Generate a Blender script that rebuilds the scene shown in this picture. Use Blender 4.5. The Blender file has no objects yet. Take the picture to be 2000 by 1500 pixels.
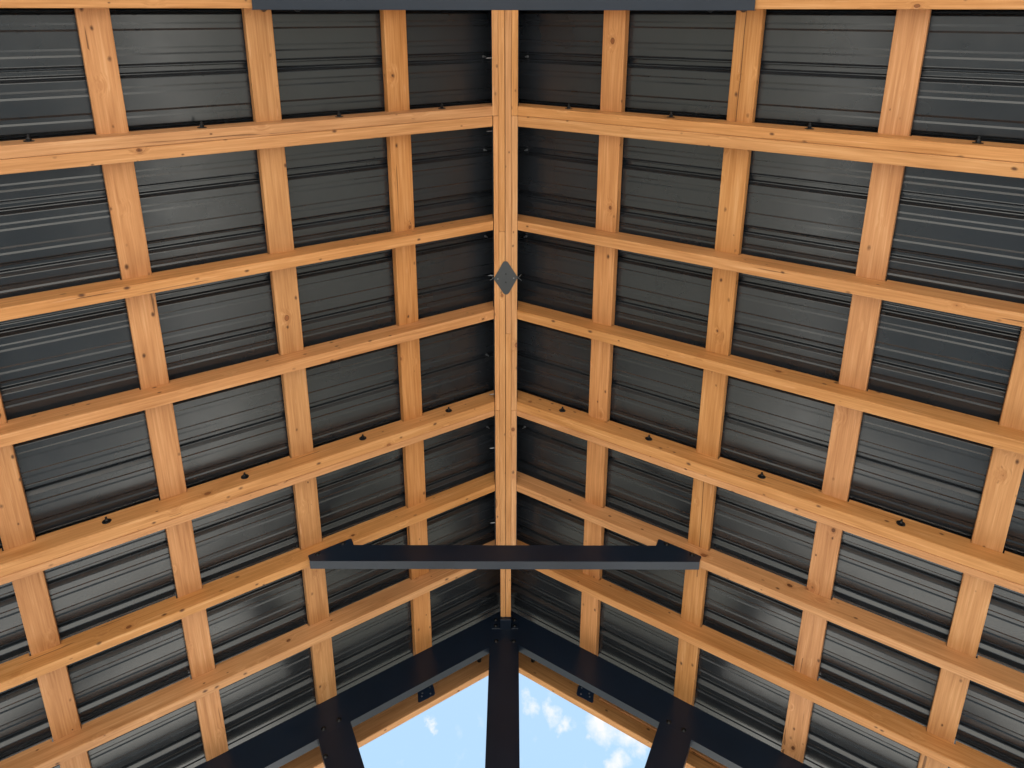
import bpy, bmesh, math, random
from mathutils import Vector, Matrix

random.seed(7)
scene = bpy.context.scene
COL = scene.collection

# ------------------------------------------------------------------ frame of reference
GZ = 1.6                 # eye height above the patio
S = 2.92                 # eye to apex of the rafters' underside
PHI = math.radians(33.692)
C, SN, T = math.cos(PHI), math.sin(PHI), math.tan(PHI)
APEX = GZ + S

# ------------------------------------------------------------------ camera
cd = bpy.data.cameras.new("camera")
cam = bpy.data.objects.new("camera", cd)
COL.objects.link(cam)
R = Vector((1.0, -0.00135, 0.00155)).normalized()
D = Vector((-0.00105, 0.31165, 0.9502)).normalized()
R = (R - D * R.dot(D)).normalized()
U = R.cross(D)
if U.z < 0:
    U = -U
cam.matrix_world = Matrix(((R.x, U.x, -D.x, 0.0303), (R.y, U.y, -D.y, 0.0), (R.z, U.z, -D.z, GZ), (0, 0, 0, 1)))
cd.sensor_width = 36
cd.lens = 25.813
cd.shift_y = -0.13105
cd.clip_start = 0.02
cd.clip_end = 3000
scene.camera = cam

# ------------------------------------------------------------------ sky and sun
SUN_EL, SUN_AZ = 75.0, 172.0      # azimuth clockwise from +Y
w = bpy.data.worlds.new("World")
scene.world = w
w.use_nodes = True
nt = w.node_tree
nt.nodes.clear()


def N(t, kind, **kw):
    n = t.nodes.new(kind)
    for k, v in kw.items():
        if k in ("op", "operation"):
            n.operation = v
        else:
            setattr(n, k, v)
    return n


def math_node(t, op, a, b=None, c=None, clamp=False):
    n = t.nodes.new("ShaderNodeMath")
    n.operation = op
    n.use_clamp = clamp
    for i, v in enumerate((a, b, c)):
        if v is None:
            continue
        if isinstance(v, (int, float)):
            n.inputs[i].default_value = v
        else:
            t.links.new(v, n.inputs[i])
    return n.outputs[0]


out = N(nt, "ShaderNodeOutputWorld")
bg = N(nt, "ShaderNodeBackground")
sky = N(nt, "ShaderNodeTexSky")
sky.sky_type = 'NISHITA'
sky.sun_disc = False
sky.sun_elevation = math.radians(SUN_EL)
sky.sun_rotation = math.radians(SUN_AZ)
sky.air_density = 1.0
sky.dust_density = 3.2
sky.ozone_density = 1.0
tc = N(nt, "ShaderNodeTexCoord")
nz = N(nt, "ShaderNodeTexNoise")
nz.inputs['Scale'].default_value = 26
nz.inputs['Detail'].default_value = 7
nz.inputs['Roughness'].default_value = 0.62
nt.links.new(tc.outputs['Generated'], nz.inputs['Vector'])
sub = N(nt, "ShaderNodeVectorMath", operation='SUBTRACT')
nt.links.new(nz.outputs['Color'], sub.inputs[0])
sub.inputs[1].default_value = (0.5, 0.5, 0.5)
scl = N(nt, "ShaderNodeVectorMath", operation='SCALE')
scl.inputs['Scale'].default_value = 0.062
nt.links.new(sub.outputs[0], scl.inputs[0])
addv = N(nt, "ShaderNodeVectorMath", operation='ADD')
nt.links.new(tc.outputs['Generated'], addv.inputs[0])
nt.links.new(scl.outputs[0], addv.inputs[1])
CLOUDS = [((0.0178, 0.7638, 0.6452), 0.017, 1.0), ((0.0443, 0.7673, 0.6397), 0.014, 0.9),
          ((0.0586, 0.7753, 0.6289), 0.010, 0.75), ((0.1004, 0.7720, 0.6277), 0.024, 1.1),
          ((0.1246, 0.7744, 0.6203), 0.018, 0.9), ((0.1375, 0.7820, 0.6079), 0.014, 0.8),
          ((0.1155, 0.7937, 0.5973), 0.016, 1.0), ((-0.0903, 0.7745, 0.6261), 0.008, 0.9),
          ((0.078, 0.784, 0.616), 0.009, 0.6), ((0.9, 0.1, 0.42), 0.30, 1.0), ((-0.8, 0.35, 0.48), 0.28, 1.0),
          ((0.45, 0.85, 0.25), 0.20, 1.0), ((-0.6, -0.7, 0.4), 0.30, 1.0), ((0.55, -0.75, 0.35), 0.28, 1.0)]
acc = None
for (dx, dy, dz), r, k in CLOUDS:
    v = Vector((dx, dy, dz)).normalized()
    dn = N(nt, "ShaderNodeVectorMath", operation='DISTANCE')
    nt.links.new(addv.outputs[0], dn.inputs[0])
    dn.inputs[1].default_value = v
    f = math_node(nt, 'DIVIDE', dn.outputs['Value'], r if r > 0.1 else r * 0.86)
    f = math_node(nt, 'SUBTRACT', 1.25, f, clamp=True)
    f = math_node(nt, 'MULTIPLY', f, k)
    acc = f if acc is None else math_node(nt, 'MAXIMUM', acc, f)
nz2 = N(nt, "ShaderNodeTexNoise")
nz2.inputs['Scale'].default_value = 60
nz2.inputs['Detail'].default_value = 6
nt.links.new(tc.outputs['Generated'], nz2.inputs['Vector'])
k2 = math_node(nt, 'MULTIPLY', nz2.outputs['Fac'], 1.0)
acc = math_node(nt, 'ADD', acc, math_node(nt, 'SUBTRACT', k2, 0.62))
cf = math_node(nt, 'MULTIPLY', acc, 0.98, clamp=True)
mix = N(nt, "ShaderNodeMix", data_type='RGBA')
tint = N(nt, "ShaderNodeMix", data_type='RGBA', blend_type='MULTIPLY')
tint.inputs[0].default_value = 1.0
nt.links.new(sky.outputs[0], tint.inputs[6])
tint.inputs[7].default_value = (0.98, 1.05, 0.88, 1)
SKYTINT = tint.inputs[7]
nt.links.new(cf, mix.inputs[0])
nt.links.new(tint.outputs[2], mix.inputs[6])
mix.inputs[7].default_value = (2.8, 2.75, 2.7, 1)
CLOUDCOL = mix.inputs[7]
nt.links.new(mix.outputs[2], bg.inputs[0])
bg.inputs[1].default_value = 0.14
nt.links.new(bg.outputs[0], out.inputs[0])

sl = bpy.data.lights.new("sun", 'SUN')
sl.energy = 4.8
sl.angle = math.radians(0.53)
sl.color = (1.0, 0.95, 0.89)
so = bpy.data.objects.new("sun", sl)
COL.objects.link(so)
az, el = math.radians(SUN_AZ), math.radians(SUN_EL)
sd = Vector((math.sin(az) * math.cos(el), math.cos(az) * math.cos(el), math.sin(el)))
so.rotation_euler = sd.to_track_quat('Z', 'Y').to_euler()
so.location = (0, 0, 12)

scene.view_settings.view_transform = 'Standard'
scene.view_settings.look = 'None'
scene.view_settings.exposure = 1.45
scene.view_settings.gamma = 1.0
scene.cycles.max_bounces = 8
scene.cycles.diffuse_bounces = 5


# ------------------------------------------------------------------ materials
def new_mat(name):
    m = bpy.data.materials.new(name)
    m.use_nodes = True
    t = m.node_tree
    b = t.nodes['Principled BSDF']
    return m, t, b


def ramp(t, fac, stops, interp='LINEAR'):
    n = t.nodes.new("ShaderNodeValToRGB")
    n.color_ramp.interpolation = interp
    el = n.color_ramp.elements
    while len(el) < len(stops):
        el.new(0.5)
    for e, (p, c) in zip(el, stops):
        e.position = p
        e.color = (c[0], c[1], c[2], 1) if not isinstance(c, (int, float)) else (c, c, c, 1)
    t.links.new(fac, n.inputs[0])
    return n.outputs[0]


def wood_material(name, base, dark, light):
    m, t, b = new_mat(name)
    L = t.links
    tc = N(t, "ShaderNodeTexCoord")
    oi = N(t, "ShaderNodeObjectInfo")
    off = N(t, "ShaderNodeCombineXYZ")
    rr = oi.outputs['Random']
    L.new(math_node(t, 'MULTIPLY', rr, 41.0), off.inputs[0])
    L.new(math_node(t, 'MULTIPLY', rr, 17.3), off.inputs[1])
    L.new(math_node(t, 'MULTIPLY', rr, 29.7), off.inputs[2])
    p = N(t, "ShaderNodeVectorMath", operation='ADD')
    L.new(tc.outputs['Object'], p.inputs[0])
    L.new(off.outputs[0], p.inputs[1])

    def scaled(v, sx, sy, sz):
        n = N(t, "ShaderNodeVectorMath", operation='MULTIPLY')
        L.new(v, n.inputs[0])
        n.inputs[1].default_value = (sx, sy, sz)
        return n.outputs[0]

    def noise(v, scale, detail=3, rough=0.5, dist=0.0):
        n = N(t, "ShaderNodeTexNoise")
        n.inputs['Scale'].default_value = scale
        n.inputs['Detail'].default_value = detail
        n.inputs['Roughness'].default_value = rough
        n.inputs['Distortion'].default_value = dist
        L.new(v, n.inputs['Vector'])
        return n

    def knots(sx, sy, keep, r0, r1):
        # organic edge on each knot
        wn = noise(p.outputs[0], 30, 2)
        ws = N(t, "ShaderNodeVectorMath", operation='SCALE')
        ws.inputs['Scale'].default_value = 0.006
        L.new(wn.outputs['Color'], ws.inputs[0])
        pa = N(t, "ShaderNodeVectorMath", operation='ADD')
        L.new(p.outputs[0], pa.inputs[0])
        L.new(ws.outputs[0], pa.inputs[1])
        vo = N(t, "ShaderNodeTexVoronoi")
        vo.inputs['Scale'].default_value = 1.0
        vo.inputs['Randomness'].default_value = 1.0
        L.new(scaled(pa.outputs[0], sx, sy, sy), vo.inputs['Vector'])
        sep = N(t, "ShaderNodeSeparateColor")
        L.new(vo.outputs['Color'], sep.inputs[0])
        on = math_node(t, 'GREATER_THAN', sep.outputs[0], keep)
        # radius varies per knot
        rad = math_node(t, 'MULTIPLY_ADD', sep.outputs[1], r1 - r0, r0)
        d = math_node(t, 'DIVIDE', vo.outputs['Distance'], rad)
        return on, d, sep.outputs[2]

    on1, d1, c1 = knots(8.5, 11.5, 0.52, 0.045, 0.095)
    on2, d2, c2 = knots(13.0, 21.0, 0.05, 0.055, 0.135)

    # grain bends round the big knots
    near = math_node(t, 'MULTIPLY', math_node(t, 'SUBTRACT', 1.0, math_node(t, 'DIVIDE', d1, 4.5), clamp=True), on1)
    bend = math_node(t, 'MULTIPLY', math_node(t, 'POWER', near, 1.5), 0.022)
    bv = N(t, "ShaderNodeCombineXYZ")
    L.new(bend, bv.inputs[1])
    L.new(bend, bv.inputs[2])
    pw = N(t, "ShaderNodeVectorMath", operation='ADD')
    L.new(p.outputs[0], pw.inputs[0])
    L.new(bv.outputs[0], pw.inputs[1])
    P = pw.outputs[0]

    # growth rings: cathedral arches from a slow distortion of a band pattern
    slow = noise(scaled(P, 0.9, 7, 7), 1.0, 2, 0.5)
    sp = N(t, "ShaderNodeSeparateXYZ")
    L.new(P, sp.inputs[0])
    rings = math_node(t, 'ADD', math_node(t, 'MULTIPLY', sp.outputs[1], 60.0),
                      math_node(t, 'ADD', math_node(t, 'MULTIPLY', sp.outputs[2], 85.0),
                                math_node(t, 'MULTIPLY', slow.outputs['Fac'], 42.0)))
    rings = math_node(t, 'SINE', rings)
    rings = math_node(t, 'MULTIPLY_ADD', rings, 0.5, 0.5)
    rings = math_node(t, 'POWER', rings, 2.2)
    broad = noise(scaled(P, 1.1, 14, 14), 1.0, 3, 0.55)
    fine = noise(scaled(P, 5.0, 170, 170), 1.0, 3, 0.6)
    fine2 = noise(scaled(P, 2.6, 60, 60), 1.0, 4, 0.6)
    blot = noise(scaled(P, 4.0, 9, 9), 1.0, 3, 0.6)

    g = math_node(t, 'MULTIPLY', rings, 0.17)
    g = math_node(t, 'ADD', g, math_node(t, 'MULTIPLY', broad.outputs['Fac'], 0.36))
    g = math_node(t, 'ADD', g, math_node(t, 'MULTIPLY', fine2.outputs['Fac'], 0.80))
    g = math_node(t, 'ADD', g, math_node(t, 'MULTIPLY', fine.outputs['Fac'], 1.15))
    g = math_node(t, 'ADD', g, math_node(t, 'MULTIPLY', blot.outputs['Fac'], 0.26))
    g = math_node(t, 'SUBTRACT', g, 0.84)
    mid = tuple(0.5 * (a + c) for a, c in zip(base, dark))
    colr = ramp(t, g, [(0.10, light), (0.40, base), (0.72, mid), (1.0, dark)])
    # whole-board tint
    tn = N(t, "ShaderNodeHueSaturation")
    L.new(math_node(t, 'MULTIPLY_ADD', math_node(t, 'FRACT', math_node(t, 'MULTIPLY', rr, 7.0)), 0.004, 0.4985), tn.inputs['Hue'])
    L.new(math_node(t, 'MULTIPLY_ADD', math_node(t, 'FRACT', math_node(t, 'MULTIPLY', rr, 13.0)), 0.08, 0.98), tn.inputs['Saturation'])
    L.new(math_node(t, 'MULTIPLY_ADD', math_node(t, 'FRACT', math_node(t, 'MULTIPLY', rr, 23.0)), 0.10, 0.93), tn.inputs['Value'])
    L.new(colr, tn.inputs['Color'])
    c = tn.outputs[0]

    def over(c, fac, colour):
        n = N(t, "ShaderNodeMix", data_type='RGBA')
        if isinstance(fac, (int, float)):
            n.inputs[0].default_value = fac
        else:
            L.new(fac, n.inputs[0])
        L.new(c, n.inputs[6])
        if isinstance(colour, tuple):
            n.inputs[7].default_value = (*colour, 1)
        else:
            L.new(colour, n.inputs[7])
        return n.outputs[2]

    # reddish halo, knot body, dark rim, dark heart
    halo = math_node(t, 'MULTIPLY', math_node(t, 'SUBTRACT', 1.0, math_node(t, 'DIVIDE', d1, 2.4), clamp=True), on1)
    c = over(c, math_node(t, 'MULTIPLY', halo, 0.65), (dark[0] * 0.85, dark[1] * 0.68, dark[2] * 0.6))
    body = math_node(t, 'MULTIPLY', math_node(t, 'LESS_THAN', d1, 1.0), on1)
    kc = ramp(t, c1, [(0.0, (dark[0] * 0.55, dark[1] * 0.42, dark[2] * 0.4)), (0.5, (dark[0] * .8, dark[1] * 0.66, dark[2] * .6)), (1.0, (dark[0] * 0.25, dark[1] * 0.2, dark[2] * 0.2))])
    c = over(c, math_node(t, 'MULTIPLY', body, 0.9), kc)
    rim = math_node(t, 'SUBTRACT', 1.0, math_node(t, 'MULTIPLY', math_node(t, 'ABSOLUTE', math_node(t, 'SUBTRACT', d1, 0.98)), 6.0), clamp=True)
    c = over(c, math_node(t, 'MULTIPLY', math_node(t, 'MULTIPLY', rim, on1), 0.75), (0.05, 0.02, 0.008))
    # pin knots
    b2 = math_node(t, 'MULTIPLY', math_node(t, 'SUBTRACT', 1.6, math_node(t, 'MULTIPLY', d2, 1.3), clamp=True), on2)
    c = over(c, math_node(t, 'MULTIPLY', b2, 0.92), (0.085, 0.03, 0.012))
    # drying checks: fine dark splits along the grain
    ck = noise(scaled(P, 2.2, 75, 75), 1.0, 2, 0.4)
    ckm = noise(scaled(P, 1.4, 8, 8), 1.0, 1, 0.5)
    cm = math_node(t, 'MULTIPLY', math_node(t, 'SUBTRACT', ck.outputs['Fac'], 0.69), 30.0, clamp=True)
    cm = math_node(t, 'MULTIPLY', cm, math_node(t, 'GREATER_THAN', ckm.outputs['Fac'], 0.54))
    c = over(c, math_node(t, 'MULTIPLY', cm, 0.7), (0.07, 0.025, 0.008))
    # paler raised fibres and scuffs
    sc = noise(scaled(P, 9, 130, 130), 1.0, 2, 0.5)
    scm = math_node(t, 'MULTIPLY', math_node(t, 'SUBTRACT', sc.outputs['Fac'], 0.70), 22.0, clamp=True)
    c = over(c, math_node(t, 'MULTIPLY', scm, 0.35), (light[0] * 1.08, light[1] * 1.15, light[2] * 1.35))
    L.new(c, b.inputs['Base Color'])
    b.inputs['Roughness'].default_value = 0.5
    b.inputs['Specular IOR Level'].default_value = 0.25
    bp = N(t, "ShaderNodeBump")
    bp.inputs['Strength'].default_value = 0.35
    bp.inputs['Distance'].default_value = 0.0012
    hh = math_node(t, 'SUBTRACT', 1.0, math_node(t, 'ADD', math_node(t, 'MULTIPLY', g, 0.6), math_node(t, 'ADD', cm, body)))
    L.new(hh, bp.inputs['Height'])
    L.new(bp.outputs[0], b.inputs['Normal'])
    return m


W_BASE = (0.555, 0.262, 0.106)
W_DARK = (0.36, 0.145, 0.048)
W_LIGHT = (0.65, 0.345, 0.160)
M_WOOD = wood_material("cedar_stain", W_BASE, W_DARK, W_LIGHT)

m, t, b = new_mat("dark_split_wood")  # dark wood tone for the crack along one purlin
b.inputs['Base Color'].default_value = (0.10, 0.04, 0.015, 1)
b.inputs['Roughness'].default_value = 0.9
M_SLIT = m


def metal(name, col, rough, spec, bumpd=0.0, mottled=0.15, coat=0.0):
    m, t, b = new_mat(name)
    L = t.links
    tc = N(t, "ShaderNodeTexCoord")
    n = N(t, "ShaderNodeTexNoise")
    n.inputs['Scale'].default_value = 3.5
    n.inputs['Detail'].default_value = 5
    L.new(tc.outputs['Object'], n.inputs['Vector'])
    c = ramp(t, n.outputs['Fac'], [(0.3, tuple(x * (1 - mottled) for x in col)), (0.7, tuple(x * (1 + mottled) for x in col))])
    L.new(c, b.inputs['Base Color'])
    b.inputs['Specular IOR Level'].default_value = spec
    n2 = N(t, "ShaderNodeTexNoise")
    n2.inputs['Scale'].default_value = 12
    n2.inputs['Detail'].default_value = 4
    L.new(tc.outputs['Object'], n2.inputs['Vector'])
    L.new(math_node(t, 'MULTIPLY_ADD', n2.outputs['Fac'], 0.16, rough - 0.08), b.inputs['Roughness'])
    b.inputs['Coat Weight'].default_value = coat
    b.inputs['Coat Roughness'].default_value = 0.12
    if bumpd:
        n3 = N(t, "ShaderNodeTexNoise")
        n3.inputs['Scale'].default_value = bumpd[0]
        n3.inputs['Detail'].default_value = 3
        mp = N(t, "ShaderNodeVectorMath", operation='MULTIPLY')
        L.new(tc.outputs['Object'], mp.inputs[0])
        mp.inputs[1].default_value = (0.3, 1.0, 1.0)
        L.new(mp.outputs[0], n3.inputs['Vector'])
        bp = N(t, "ShaderNodeBump")
        bp.inputs['Strength'].default_value = 0.5
        bp.inputs['Distance'].default_value = bumpd[1]
        L.new(n3.outputs['Fac'], bp.inputs['Height'])
        L.new(bp.outputs[0], b.inputs['Normal'])
    return m


M_ROOF = metal("painted_roof_steel", (0.0158, 0.0178, 0.0212), 0.22, 0.60, (5.0, 0.0014))
M_STEEL = metal("powder_coated_steel", (0.0065, 0.0120, 0.0240), 0.32, 0.38, (450, 0.00015))
M_BOLT = metal("black_zinc", (0.006, 0.006, 0.007), 0.30, 0.35)
M_BLUE = metal("sky_tinted_steel", (0.012, 0.026, 0.058), 0.35, 0.5)  # joining plate steel with the sky's blue reflection put into its base colour
M_TIP = metal("bright_zinc", (0.26, 0.26, 0.27), 0.35, 0.8)
M_TIP.node_tree.nodes['Principled BSDF'].inputs['Metallic'].default_value = 0.9

m, t, b = new_mat("patio_paving")
tc = N(t, "ShaderNodeTexCoord")
br = N(t, "ShaderNodeTexBrick")
br.inputs['Scale'].default_value = 1.0
br.inputs['Color1'].default_value = (0.57, 0.56, 0.535, 1)
br.inputs['Color2'].default_value = (0.51, 0.50, 0.475, 1)
br.inputs['Mortar'].default_value = (0.22, 0.20, 0.17, 1)
br.inputs['Mortar Size'].default_value = 0.006
br.inputs['Brick Width'].default_value = 0.6
br.inputs['Row Height'].default_value = 0.6
t.links.new(tc.outputs['Object'], br.inputs['Vector'])
t.links.new(br.outputs[0], b.inputs['Base Color'])
b.inputs['Roughness'].default_value = 0.8
M_PATIO = m

m, t, b = new_mat("dry_grass_ground")
tc = N(t, "ShaderNodeTexCoord")
n = N(t, "ShaderNodeTexNoise")
n.inputs['Scale'].default_value = 2.0
n.inputs['Detail'].default_value = 8
t.links.new(tc.outputs['Object'], n.inputs['Vector'])
t.links.new(ramp(t, n.outputs['Fac'], [(0.3, (0.105, 0.105, 0.085)), (0.7, (0.16, 0.155, 0.135))]), b.inputs['Base Color'])
b.inputs['Roughness'].default_value = 0.9
M_LAWN = m


# ------------------------------------------------------------------ helpers
def link(name, me, matrix=None, parent=None, mats=()):
    o = bpy.data.objects.new(name, me)
    COL.objects.link(o)
    for mm in mats:
        if mm.name not in [x.name for x in me.materials if x]:
            me.materials.append(mm)
    if parent is not None:
        o.parent = parent
        o.matrix_parent_inverse = Matrix.Identity(4)
        if matrix is not None:
            o.matrix_local = parent_world(parent).inverted() @ matrix
    elif matrix is not None:
        o.matrix_world = matrix
    o['_w'] = 0
    del o['_w']
    WORLD[o.name] = matrix if matrix is not None else (parent_world(parent) if parent else Matrix.Identity(4))
    return o


WORLD = {}


def parent_world(p):
    return WORLD[p.name]


def tag(o, label, cat, group=None, kind=None):
    o['label'] = label
    o['category'] = cat
    if group:
        o['group'] = group
    if kind:
        o['kind'] = kind
    return o


def empty(name, loc, label, cat, group=None, kind='thing'):
    o = bpy.data.objects.new(name, None)
    COL.objects.link(o)
    o.empty_display_size = 0.05
    o.location = loc
    WORLD[o.name] = Matrix.Translation(loc)
    return tag(o, label, cat, group, kind)


def bm_to_mesh(bm, name, smooth=False):
    bmesh.ops.recalc_face_normals(bm, faces=bm.faces)
    me = bpy.data.meshes.new(name)
    bm.to_mesh(me)
    bm.free()
    if smooth:
        for p in me.polygons:
            p.use_smooth = True
    return me


def slope_frame(side):
    """local (s, side*y, n) -> world; side +1 right, -1 left"""
    X = Vector((side * C, 0, -SN))
    Z = Vector((side * SN, 0, C))
    Y = Z.cross(X)
    return Matrix(((X.x, Y.x, Z.x, 0), (X.y, Y.y, Z.y, 0), (X.z, Y.z, Z.z, APEX), (0, 0, 0, 1)))


def along_y_frame(side, s, y, n):
    """a frame whose X runs along the ridge, Z along the slope's normal, origin at (s, y, n)"""
    Z = Vector((side * SN, 0, C))
    X = Vector((0, 1, 0))
    Y = Z.cross(X)
    F = slope_frame(side)
    o = F @ Vector((s, side * y, n))
    return Matrix(((X.x, Y.x, Z.x, o.x), (X.y, Y.y, Z.y, o.y), (X.z, Y.z, Z.z, o.z), (0, 0, 0, 1)))


def box_bm(x0, x1, y0, y1, z0, z1, bev=0.0, seg=1, bm=None):
    nb = bmesh.new()
    vs = [nb.verts.new(v) for v in ((x0, y0, z0), (x1, y0, z0), (x1, y1, z0), (x0, y1, z0), (x0, y0, z1), (x1, y0, z1), (x1, y1, z1), (x0, y1, z1))]
    for f in ((0, 3, 2, 1), (4, 5, 6, 7), (0, 1, 5, 4), (1, 2, 6, 5), (2, 3, 7, 6), (3, 0, 4, 7)):
        nb.faces.new([vs[i] for i in f])
    if bev:
        bmesh.ops.bevel(nb, geom=nb.edges[:], offset=bev, segments=seg, affect='EDGES', profile=0.6)
    if bm is None:
        return nb
    me = bpy.data.meshes.new("t")
    nb.to_mesh(me)
    nb.free()
    bm.from_mesh(me)
    bpy.data.meshes.remove(me)
    return bm


def board_mesh(L, W, H, bev=0.003, slits=()):
    """a planed board: local x 0..L, y -W/2..W/2, z 0..H with eased edges and a slightly wavy surface"""
    bm = box_bm(0, L, -W / 2, W / 2, 0, H, bev, 2)
    me = bm_to_mesh(bm, "board")
    return me


def prism_bm(pts, d0, d1, axis='y'):
    """polygon pts in (a, b) extruded from d0 to d1 along the axis"""
    bm = bmesh.new()
    if axis == 'y':
        f = lambda a, b_, d: (a, d, b_)
    elif axis == 'z':
        f = lambda a, b_, d: (a, b_, d)
    else:
        f = lambda a, b_, d: (d, a, b_)
    A = [bm.verts.new(f(a, b_, d0)) for a, b_ in pts]
    B = [bm.verts.new(f(a, b_, d1)) for a, b_ in pts]
    bm.faces.new(A)
    bm.faces.new(B[::-1])
    n = len(pts)
    for i in range(n):
        bm.faces.new((A[i], A[(i + 1) % n], B[(i + 1) % n], B[i]))
    return bm


def cyl_bm(r, h, seg=20, r2=None, z0=0.0, bm=None, rings=None):
    """lathe: list of (radius, z)"""
    pr = rings or [(r, z0), (r2 if r2 is not None else r, z0 + h)]
    own = bm is None
    if own:
        bm = bmesh.new()
    loops = []
    for rad, z in pr:
        loops.append([bm.verts.new((rad * math.cos(2 * math.pi * i / seg), rad * math.sin(2 * math.pi * i / seg), z)) for i in range(seg)])
    bm.faces.new(loops[0][::-1])
    bm.faces.new(loops[-1])
    for a, b_ in zip(loops, loops[1:]):
        for i in range(seg):
            bm.faces.new((a[i], a[(i + 1) % seg], b_[(i + 1) % seg], b_[i]))
    return bm


def facing(loc, direction, roll=0.0):
    q = Vector(direction).to_track_quat('Z', 'Y')
    return Matrix.Translation(loc) @ q.to_matrix().to_4x4() @ Matrix.Rotation(roll, 4, 'Z')


# ------------------------------------------------------------------ ground
bm = box_bm(-3.0, 3.0, -18, 24, -0.12, 0.0)
o = link("patio", bm_to_mesh(bm, "patio"), Matrix.Identity(4), mats=(M_PATIO,))
o['kind'] = 'structure'
bm = bmesh.new()
vs = [bm.verts.new(v) for v in ((-600, -600, -0.02), (600, -600, -0.02), (600, 600, -0.02), (-600, 600, -0.02))]
bm.faces.new(vs)
o = link("ground", bm_to_mesh(bm, "ground"), Matrix.Identity(4), mats=(M_LAWN,))
o['kind'] = 'structure'

# ------------------------------------------------------------------ dimensions of the roof
RD = 0.089                       # rafter depth
PN = 0.072                       # underside of the purlins above the rafters' underside
PH = 0.034                       # purlin thickness
PW = 0.087
PUR = [0.3785, 0.8575, 1.3265, 1.7920, 2.2600]
RN = 0.110                       # underside of the roof sheets
EAVE = 2.66
Y_BACK, Y_FRONT = -1.13, 3.222
Y_IN = -0.868          # inner end of the boards at the rear gable
SIDES = ((-1, 'left'), (1, 'right'))

# ------------------------------------------------------------------ roof sheets
PITCH = 0.187
MAJOR0 = 0.1817


def sheet_profile():
    pts = []
    k = int((Y_BACK - MAJOR0) / PITCH) - 1
    while True:
        c = MAJOR0 + PITCH * k
        if c > Y_FRONT + 0.2:
            break
        for dy, dz in ((-0.0235, 0), (-0.0215, 0.0008), (-0.0150, 0.0085), (-0.0120, 0.0092), (-0.0088, 0.0205), (-0.0065, 0.0213), (0.0032, 0.0213), (0.0052, 0.0205), (0.0092, 0.0122), (0.0118, 0.0112), (0.0212, 0.0010), (0.0235, 0)):
            pts.append((c + dy, RN + dz))
        for mc in (0.0570, 0.1290):
            for dy, dz in ((-0.0122, 0), (-0.0060, 0.0022), (0.0062, 0.0022), (0.0122, 0)):
                pts.append((c + mc + dy, RN + dz))
        k += 1
    pts = [p for p in pts if Y_BACK < p[0] < Y_FRONT]
    return [(Y_BACK, RN)] + pts + [(Y_FRONT, RN)]


prof = sheet_profile()
roof_objs = {}
for side, nm in SIDES:
    bm = bmesh.new()
    ss = [-RN * T + 0.004] + [0.2 * i for i in range(0, 13)] + [EAVE]
    rows = []
    for lay in (0, 1):
        g = []
        for i, s in enumerate(ss):
            # light oil-canning of the sheet between the purlins
            row = []
            for (y, n) in prof:
                w_ = 0.0
                row.append(bm.verts.new((s, side * y, n + lay * 0.0008 + w_)))
            g.append(row)
        rows.append(g)
    for lay, g in enumerate(rows):
        for a, b_ in zip(g, g[1:]):
            for i in range(len(prof) - 1):
                bm.faces.new((a[i], a[i + 1], b_[i + 1], b_[i]))
    # rims
    for g0, g1 in ((rows[0][0], rows[1][0]), (rows[0][-1], rows[1][-1])):
        for i in range(len(prof) - 1):
            bm.faces.new((g0[i], g0[i + 1], g1[i + 1], g1[i]))
    for j in (0, -1):
        for i in range(len(ss) - 1):
            bm.faces.new((rows[0][i][j], rows[0][i + 1][j], rows[1][i + 1][j], rows[1][i][j]))
    F = slope_frame(side)
    e = empty("roof_panel", F @ Vector((0, 0, RN)), "dark ribbed metal roofing of the %s slope, behind the wooden grid" % nm, "roof panel", "ribbed metal roof slopes")
    o = link("sheet", bm_to_mesh(bm, "sheet"), F, e, (M_ROOF,))
    roof_objs[side] = e
    # zinc tips of the ridge-cap screws, beside the ridge
    for k in (0, 2, 4, 7, 9):
        if side == 1 and k == 7:
            continue
        y = MAJOR0 + PITCH * k - 0.002
        x = 0.078
        s = (x - RN * SN) / C
        P0 = F @ Vector((s, side * y, RN + 0.018))
        b2 = cyl_bm(0, 0, 10, rings=[(0.0046, -0.002), (0.0046, 0.003), (0.0026, 0.004), (0.0026, 0.016), (0.0003, 0.021)])
        link("screw", bm_to_mesh(b2, "screw"), facing(P0, -(F.to_3x3() @ Vector((0, 0, 1)))), e, (M_TIP,))

# folded ridge cap closing the top from outside
for_cap = [(-0.20, APEX + (RN + 0.033) / C - 0.20 * T), (0, APEX + (RN + 0.033) / C), (0.20, APEX + (RN + 0.033) / C - 0.20 * T),
           (0.20, APEX + (RN + 0.035) / C - 0.20 * T), (0, APEX + (RN + 0.035) / C), (-0.20, APEX + (RN + 0.035) / C - 0.20 * T)]
bm = prism_bm(for_cap, Y_BACK, Y_FRONT)
tag(link("ridge_flashing", bm_to_mesh(bm, "ridge_flashing"), Matrix.Identity(4), mats=(M_ROOF,)), "folded dark metal cap over the top of both roof slopes", "ridge cap", kind='thing')

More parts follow.
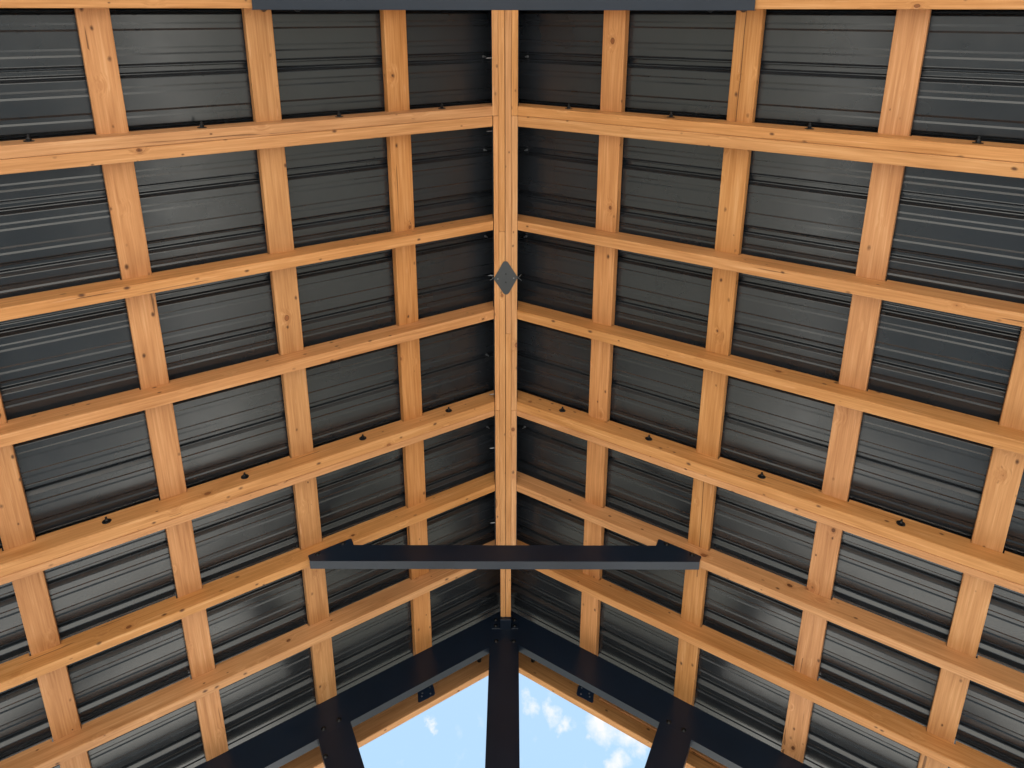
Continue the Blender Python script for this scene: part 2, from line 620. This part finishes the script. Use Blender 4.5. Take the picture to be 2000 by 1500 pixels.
# ------------------------------------------------------------------ purlins (boards along the ridge direction)
ordn = ['first', 'second', 'third', 'fourth', 'fifth']
for side, nm in SIDES:
    for i, s0 in enumerate(PUR):
        L = 2.960 - Y_IN
        M = along_y_frame(side, s0 + PW / 2, Y_IN, PN)
        me = board_mesh(L, PW, PH, 0.0035)
        me.materials.append(M_WOOD)
        if side == 1 and i == 1:
            # the split that runs along this board
            bm = bmesh.new()
            bm.from_mesh(me)
            for (ya, yb, c0, c1) in ((0.0, 0.37, 0.8915, 0.8910), (1.70, 2.24, 0.899, 0.9115)):
                n0 = len(bm.faces)
                xa, xb = ya - Y_IN, yb - Y_IN
                # board local y points down-slope or up-slope depending on the side
                sg = -1 if (M.to_3x3() @ Vector((0, 1, 0))).x < 0 else 1
                la, lb = sg * (c0 - (s0 + PW / 2)), sg * (c1 - (s0 + PW / 2))
                wd = 0.0011
                q = []
                segs = 14
                for k in range(segs + 1):
                    f = k / segs
                    x = xa + (xb - xa) * f
                    y = la + (lb - la) * f + 0.0008 * math.sin(9 * f)
                    q.append((bm.verts.new((x, y - wd, -0.0004)), bm.verts.new((x, y + wd, -0.0004))))
                for a, b_ in zip(q, q[1:]):
                    ff = bm.faces.new((a[0], a[1], b_[1], b_[0]))
                    ff.material_index = 1
            bm.to_mesh(me)
            bm.free()
            me.materials.append(M_SLIT)
        lab = "flat wooden board %s out from the ridge on the %s slope, crossing above the rafters" % (ordn[i], nm)
        if side == 1 and i == 1:
            lab = "flat wooden board second out from the ridge on the right slope, with a long split"
        o = link("purlin", me, M)
        tag(o, lab, "purlin", "flat wooden boards running along the roof", 'thing')


# ------------------------------------------------------------------ rafters
def rafter_mesh(th, s_top_x, s_end=2.54, notch=True):
    """local x down-slope, y 0..th, z 0..RD; notched on top for the purlins, eased lower edges"""
    s_b = s_top_x / C
    s_t = (s_top_x - RD * SN) / C
    pts = [(s_b, 0.0, 1), (s_end, 0.0, 1), (s_end - 0.02, RD, 0)]
    if notch:
        for s0 in reversed(PUR):
            a, b_ = s0 - 0.0015, s0 + PW + 0.0055
            pts += [(b_, RD, 0), (b_, PN - 0.0006, 0), (a, PN - 0.0006, 0), (a, RD, 0)]
    pts += [(s_t, RD, 0)]
    bm = bmesh.new()
    bev = 0.003
    layers = []
    for (y, ins) in ((0.0, bev), (bev * 0.35, bev * 0.3), (bev, 0.0), (th - bev, 0.0), (th - bev * 0.35, bev * 0.3), (th, bev)):
        layers.append([bm.verts.new((x, y, z + (ins if low else 0))) for x, z, low in pts])
    bm.faces.new(layers[0])
    bm.faces.new(layers[-1][::-1])
    n = len(pts)
    for a, b_ in zip(layers, layers[1:]):
        for i in range(n):
            bm.faces.new((a[i], a[(i + 1) % n], b_[(i + 1) % n], b_[i]))
    return bm_to_mesh(bm, "rafter")


def place_rafter_mesh(name, side, y0, y1, xtop, parent=None, notch=True, s_end=2.54):
    th = y1 - y0
    me = rafter_mesh(th, xtop, s_end, notch)
    F = slope_frame(side)
    # origin of the object: near the top of the board
    yy = y0 if side == 1 else y1
    M = F @ Matrix.Translation((0, side * yy, 0))
    return link(name, me, M, parent, (M_WOOD,))


def hook_mesh():
    """black washer, acorn nut and the loop of cord eye standing on it; local +z out of the wood"""
    bm = cyl_bm(0, 0, 24, rings=[(0.0140, 0.0), (0.0146, 0.001), (0.0140, 0.0020)])
    cyl_bm(0, 0, 6, bm=bm, rings=[(0.0066, 0.0020), (0.0072, 0.003), (0.0072, 0.0085), (0.0058, 0.0100)])
    cyl_bm(0, 0, 16, bm=bm, rings=[(0.0040, 0.0100), (0.0036, 0.0120), (0.0036, 0.0170), (0.0028, 0.0190), (0.0010, 0.0196)])
    return bm_to_mesh(bm, "bolt")


HOOK = hook_mesh()
HOOK.materials.append(M_BOLT)


def bolt_head_mesh():
    bm = cyl_bm(0, 0, 22, rings=[(0.0105, 0.0), (0.0108, 0.0006), (0.0105, 0.0014)])
    cyl_bm(0, 0, 18, bm=bm, rings=[(0.0076, 0.0020), (0.0074, 0.0032), (0.0056, 0.0048), (0.0030, 0.0058), (0.0008, 0.0060)])
    me = bm_to_mesh(bm, "bolt", True)
    me.materials.append(M_BOLT)
    return me


BOLT = bolt_head_mesh()


TIPSCREW = bm_to_mesh(cyl_bm(0, 0, 12, rings=[(0.0042, 0.0), (0.0040, 0.0014), (0.0018, 0.0030)]), "screw")
TIPSCREW.materials.append(M_TIP)


def add_bolt(loc, direction, parent, mesh=None, name="bolt", roll=0.0):
    return link(name, mesh or BOLT, facing(loc, direction, roll), parent)


HX = (0.2430, 0.582, 0.964, 1.350)
RAFT = [  # boards (near, far), half width at the ridge, label words
    ([(-0.0775, -0.0393), (-0.0387, -0.0005)], 0.0500, "at the top edge, holding the upper black tie"),
    ([(0.3595, 0.3963), (0.3969, 0.4385)], 0.0500, "first below the upper black tie"),
    ([(0.8225, 0.8625)], 0.0500, "second below the upper black tie"),
    ([(1.2165, 1.2590)], 0.0500, "third below the upper black tie"),
    ([(1.6560, 1.6997), (1.7003, 1.7290)], 0.0500, "fourth below the upper black tie"),
    ([(2.0890, 2.1255)], 0.0500, "fifth below the upper black tie"),
    ([(2.4820, 2.5205)], 0.0260, "just below the lower black tie"),
]
for side, nm in SIDES:
    F = slope_frame(side)
    for i, (boards, xt, words) in enumerate(RAFT):
        double = len(boards) == 2
        label = ("doubled wooden rafter" if double else "single wooden rafter") + " on the %s slope, %s" % (nm, words)
        if double:
            base = F @ Vector((2.54, side * boards[0][0], 0))
            e = empty("double_rafter", base, label, "rafter", "sloping wooden rafters")
            for (a, b_) in boards:
                place_rafter_mesh("board", side, a, b_, xt, e)
            if i in (1, 4):
                for hx in HX:
                    j = random.uniform(-0.006, 0.006)
                    s = (hx + j - 0.047 * SN) / C
                    P0 = F @ Vector((s, side * boards[0][0], 0.047 + random.uniform(-0.004, 0.004)))
                    add_bolt(P0, (random.uniform(-.06, .06), -1, random.uniform(-.05, .1)), e, HOOK, "bolt", random.random())
        else:
            o = place_rafter_mesh("rafter", side, boards[0][0], boards[0][1], xt)
            tag(o, label, "rafter", "sloping wooden rafters", 'thing')

for side, nm in SIDES:
    o = place_rafter_mesh("rafter", side, -0.430, -0.391, 0.0260)
    tag(o, "single wooden rafter on the %s slope behind the upper black tie, overhead" % nm, "rafter", "sloping wooden rafters", 'thing')
    F = slope_frame(side)
    o = place_rafter_mesh("gable_rafter", side, -1.119, -1.082, 0.0, None, notch=False)
    tag(o, "outermost wooden rafter on the %s slope at the rear gable overhead" % nm, "rafter", "wooden rafters outside the gable frame", 'thing')

# the barge rafters out beyond the steel gable frame
for side, nm in SIDES:
    F = slope_frame(side)
    base = F @ Vector((2.54, side * 3.172, 0))
    e = empty("gable_rafter", base, "outermost wooden rafter on the %s, against the sky outside the black gable frame" % nm, "rafter", "wooden rafters outside the gable frame")
    place_rafter_mesh("board", side, 3.172, 3.209, 0.0, e, notch=False)
    # joining plate with its screws
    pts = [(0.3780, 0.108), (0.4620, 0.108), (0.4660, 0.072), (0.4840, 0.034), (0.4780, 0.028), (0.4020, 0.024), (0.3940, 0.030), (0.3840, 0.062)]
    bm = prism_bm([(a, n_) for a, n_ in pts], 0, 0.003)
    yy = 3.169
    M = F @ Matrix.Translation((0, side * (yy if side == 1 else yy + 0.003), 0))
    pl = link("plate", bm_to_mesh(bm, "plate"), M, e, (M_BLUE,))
    for (a, n_) in ((0.400, 0.072), (0.446, 0.064), (0.414, 0.040), (0.456, 0.050)):
        add_bolt(F @ Vector((a, side * 3.169, n_)), (0, -1, 0), pl, TIPSCREW, "screw")
    # dark bolt near the peak
    b2 = cyl_bm(0, 0, 12, rings=[(0.011, 0), (0.011, 0.016), (0.007, 0.020)])
    link("bolt_cap", bm_to_mesh(b2, "cap"), facing(F @ Vector(((0.1376 - 0.073 * SN) / C, side * 3.171, 0.073)), (0, -1, 0)), e, (M_BOLT,))
    if side == 1:
        b2 = box_bm(0.50, 2.45, 0, 0.006, 0.066, 0.092, 0.0008)
        link("cleat", bm_to_mesh(b2, "cleat"), F @ Matrix.Translation((0, 3.1655, 0)), e, (M_WOOD,))

# ------------------------------------------------------------------ ridge beam: laminated boards with staggered joints
RZ = GZ + 2.886
RH = 0.165
e = empty("ridge_beam", (0, 2.85, RZ), "long wooden ridge beam of four narrow boards side by side, down the middle", "ridge beam")
lam = [
    (-0.0503, -0.0272, [(-0.395, 0.3960), (0.3972, 1.6993), (1.7007, 2.485)]),
    (-0.0266, -0.0020, [(-0.77, 0.8668), (0.8679, 2.8587)]),
    (0.0000, 0.0238, [(-0.77, 1.3261), (1.3272, 2.8587)]),
    (0.0246, 0.0490, [(-0.395, 0.3960), (0.3972, 1.6993), (1.7007, 2.485)]),
]
for a, b_, spans in lam:
    for (ya, yb) in spans:
        wv = 0.0006 * random.random()
        xa, xb = a + (0.0030 if (a < -0.04 and ya > 0.3) else 0), b_
        bm = box_bm(0, yb - ya, 0, xb - xa, 0, RH, 0.0017, 2)
        # local x along the board, y across: world y along
        M = Matrix(((0, -1, 0, xb), (1, 0, 0, ya), (0, 0, 1, RZ + wv), (0, 0, 0, 1)))
        link("board", bm_to_mesh(bm, "board"), M, e, (M_WOOD,))
for y in (0.179, 0.461, 1.072, 1.638, 1.916, 2.327):
    b2 = cyl_bm(0, 0, 10, rings=[(0.0020, 0.0), (0.0020, 0.020), (0.0004, 0.026)])
    link("screw", bm_to_mesh(b2, "screw"), facing((-0.049, y, GZ + 2.922), (-1, 0.05, -0.1)), e, (M_TIP,))

for xa, xb in ((-0.0530, -0.0506), (0.0493, 0.0517)):
    bm = box_bm(xa, xb, -0.38, 2.47, RZ + 0.040, RZ + RH, 0.0004)
    link("side_plate", bm_to_mesh(bm, "side_plate"), Matrix.Identity(4), e, (M_STEEL,))

# diamond cover plate under the ridge
pts = []


def rounded(poly, radii, seg=8):
    outp = []
    n = len(poly)
    for i in range(n):
        p0, p1, p2 = Vector(poly[i - 1]), Vector(poly[i]), Vector(poly[(i + 1) % n])
        a, b_ = (p0 - p1).normalized(), (p2 - p1).normalized()
        ang = math.acos(max(-1, min(1, a.dot(b_))))
        r = radii[i]
        d_ = r / math.tan(ang / 2)
        c_ = p1 + (a + b_).normalized() * (r / math.sin(ang / 2))
        s0, s1 = p1 + a * d_ - c_, p1 + b_ * d_ - c_
        a0, a1 = math.atan2(s0.y, s0.x), math.atan2(s1.y, s1.x)
        da = (a1 - a0 + math.pi) % (2 * math.pi) - math.pi
        for k in range(seg + 1):
            th = a0 + da * k / seg
            outp.append((c_.x + r * math.cos(th), c_.y + r * math.sin(th)))
    return outp


dp = rounded([(-0.0510, 0.0035), (-0.002, -0.087), (0.0500, -0.003), (0.002, 0.088)], [0.002, 0.013, 0.002, 0.014])
bm = prism_bm(dp, 0, 0.003, 'z')
DZ = RZ - 0.0034
e = empty("cover_plate", (0.0015, 1.0702, DZ), "grey diamond shaped metal plate with rounded tips on the ridge beam", "metal plate")
link("plate", bm_to_mesh(bm, "plate"), Matrix.Translation((0.0015, 1.0702, DZ)), e, (metal("plate_grey", (0.046, 0.048, 0.051), 0.5, 0.35, (450, 0.0001)),))
for (x, y, mm) in ((-0.0330, 0.004, M_TIP), (0.0335, 0.0, M_TIP), (0.0, -0.018, M_BOLT), (0.0, 0.019, M_BOLT)):
    b2 = cyl_bm(0, 0, 12, rings=[(0.0032, 0.0), (0.0031, 0.0012), (0.0018, 0.0020)])
    link("screw", bm_to_mesh(b2, "screw"), facing((0.0010 + x, 1.0702 + y, DZ), (0, 0, -1)), e, (mm,))
for sx in (-1, 1):    # ends of the thin tie wires twisted round the plate's side screws
    for k, (dy, dz) in enumerate(((-0.014, 0.010), (0.012, 0.006))):
        b2 = cyl_bm(0, 0, 6, rings=[(0.0006, 0), (0.0006, 0.020)])
        link("wire", bm_to_mesh(b2, "wire"), facing((0.001 + sx * 0.0520, 1.0702, DZ + 0.003), (sx * 0.8, dy * 60, dz * 40)), e, (M_TIP,))

# ------------------------------------------------------------------ black steel ties between the rafters
TZ = GZ + 2.3868


def tie(yweb, facing_dir, label):
    """channel: web plate with ears following the rafters, flange turned along the bottom.
    facing_dir -1: web faces -y, flange runs to +y; +1 mirrored"""
    e = empty("collar_tie", (0, yweb, TZ), label, "steel tie", "black steel ties between the slopes")
    d = -facing_dir
    pts = rounded([(-0.7745, TZ), (-0.7900, TZ + 0.0290), (-0.6365, TZ + 0.1313), (-0.6180, TZ + 0.0905),
                   (0.6180, TZ + 0.0905), (0.6365, TZ + 0.1313), (0.7900, TZ + 0.0290), (0.7745, TZ)],
                  [0.0008, 0.006, 0.006, 0.002, 0.002, 0.006, 0.006, 0.0008], 4)
    bm = prism_bm(pts, yweb, yweb + d * 0.003)
    ya, yb = sorted((yweb + d * 0.0001, yweb + d * 0.0378))
    box_bm(-0.7750, 0.7750, ya, yb, TZ - 0.0030, TZ - 0.0001, 0.0006, 1, bm)
    link("channel", bm_to_mesh(bm, "channel"), Matrix.Identity(4), e, (M_STEEL,))
    for sx in (-1, 1):
        for (x, z) in ((0.7530, 0.0375), (0.6640, 0.0985)):
            add_bolt((sx * x, yweb, TZ + z), (0, facing_dir, 0), e)
    return e


tie(2.0845, -1, "lower black steel tie with a grey lip, hanging between both slopes")
tie(0.0035, 1, "upper black steel tie with its grey underside along the top edge")

# ------------------------------------------------------------------ steel gable frame
GY = 2.922
GT = 0.004
BN0, BN1 = -0.0800, 0.0712      # the beams' lower and upper edge, along the slope's normal
def slope_pt(side, s, n):
    return (side * (s * C + n * SN), APEX - s * SN + n * C)


def gable_truss(label, flip):
    """the steel frame at y = GY, or its mirror image at the rear gable"""
    my = (lambda y: 2.09 - y) if flip else (lambda y: y)
    fd = 1 if flip else -1
    e = empty("gable_truss", (0, my(GY), GZ + 1.5), label, "steel frame", "black steel gable frames")
    at_x0 = lambda n: APEX + n / C
    s_b = 2.54
    for side, nm in SIDES:
        fl = lambda n0, n1, side=side: [(side * 0.0003, at_x0(n0)), (side * 0.0003, at_x0(n1)), slope_pt(side, s_b, n1), slope_pt(side, s_b, n0)]
        bm = prism_bm(fl(BN0, BN1), my(GY), my(GY + GT))
        for (n0, n1) in ((BN0 - 0.0042, BN0 - 0.0001), (BN1 + 0.0001, BN1 + 0.0012)):
            b2 = prism_bm(fl(n0, n1), my(GY + 0.0002), my(GY + 0.040))
            me = bpy.data.meshes.new("t")
            b2.to_mesh(me)
            b2.free()
            bm.from_mesh(me)
            bpy.data.meshes.remove(me)
        link("beam", bm_to_mesh(bm, "beam"), Matrix.Identity(4), e, (M_STEEL,))
    ZP = APEX + BN0 / C
    bm = prism_bm([(-0.0785, GZ + 1.47), (0.0620, GZ + 1.47), (0.0620, ZP - 0.0620 * T - 0.001), (-0.001, ZP - 0.004), (-0.0785, ZP - 0.0785 * T - 0.001)], my(GY - 0.001), my(GY + 0.040))
    link("post", bm_to_mesh(bm, "post"), Matrix.Identity(4), e, (M_STEEL,))
    for side in (-1, 1):
        za = ZP - 0.6680 * T - 0.0014
        zb = ZP - 0.7865 * T - 0.0014
        k = 0.495
        zl = GZ + 1.47
        pts = [(side * 0.6680, za), (side * 0.7865, zb), (side * (0.7865 - k * (zb - zl)), zl), (side * (0.6680 - k * (za - zl)), zl)]
        bm = prism_bm(pts, my(GY - 0.0008), my(GY + 0.040))
        link("brace", bm_to_mesh(bm, "brace"), Matrix.Identity(4), e, (M_STEEL,))
    ya, yb = sorted((my(GY - 0.003), my(GY + 0.04)))
    bm = box_bm(-1.98, 1.98, ya, yb, GZ + 1.36, GZ + 1.468, 0.001)
    link("chord", bm_to_mesh(bm, "chord"), Matrix.Identity(4), e, (M_STEEL,))
    for (x, z) in ((-0.0473, 2.801), (0.0374, 2.801), (-0.7743, 2.342), (-0.7178, 2.382), (0.7066, 2.3765), (0.7623, 2.339)):
        add_bolt((x, my(GY), GZ + z), (0, fd, 0), e)
    add_bolt((-0.737, my(GY - 0.0008), GZ + 2.22), (0, fd, 0), e)


gable_truss("black steel gable frame with centre post and slanting braces against the sky", False)
gable_truss("black steel gable frame at the rear end, behind the upper tie", True)

# bracket holding the end of the ridge beam on the frame
e = empty("ridge_bracket", (-0.002, 2.91, GZ + 2.87), "small black bolted bracket under the end of the ridge beam", "bracket")
bm = box_bm(-0.0276, 0.0248, 2.8590, GY - 0.0002, GZ + 2.868, GZ + 2.97, 0.0008)
link("saddle", bm_to_mesh(bm, "saddle"), Matrix.Identity(4), e, (M_STEEL,))
for side, xa, xb in ((-1, -0.0710, -0.0280), (1, 0.0252, 0.0610)):
    bm = box_bm(xa, xb, GY - 0.0042, GY - 0.0006, GZ + 2.872, GZ + 2.955, 0.0008)
    tab = link("tab", bm_to_mesh(bm, "tab"), Matrix.Identity(4), e, (M_STEEL,))
    for z in (2.8905, 2.9290):
        add_bolt(((-0.0510 if side < 0 else 0.0420), GY - 0.0042, GZ + z), (0, -1, 0), tab)

# ------------------------------------------------------------------ eave beams and posts that carry it all (outside the picture)
for side, nm in SIDES:
    x = side * 1.93
    zt = APEX - 1.93 * T - 0.01
    bm = box_bm(x - 0.05, x + 0.05, -0.87, GY + 0.04, zt - 0.22, zt - 0.045, 0.003)
    tag(link("eave_beam", bm_to_mesh(bm, "eave_beam"), Matrix.Identity(4), mats=(M_STEEL,)), "black steel beam carrying the rafters at the %s eave" % nm, "beam", kind='thing')
    for yy, wd in ((-0.74, "rear"), (GY - 0.1, "gable")):
        bm = box_bm(x - 0.075, x + 0.075, yy - 0.075, yy + 0.075, 0.0, zt - 0.222, 0.006)
        tag(link("corner_post", bm_to_mesh(bm, "corner_post"), Matrix.Identity(4), mats=(M_STEEL,)), "square black steel post at the %s corner of the %s eave" % (wd, nm), "post", "corner posts", 'thing')
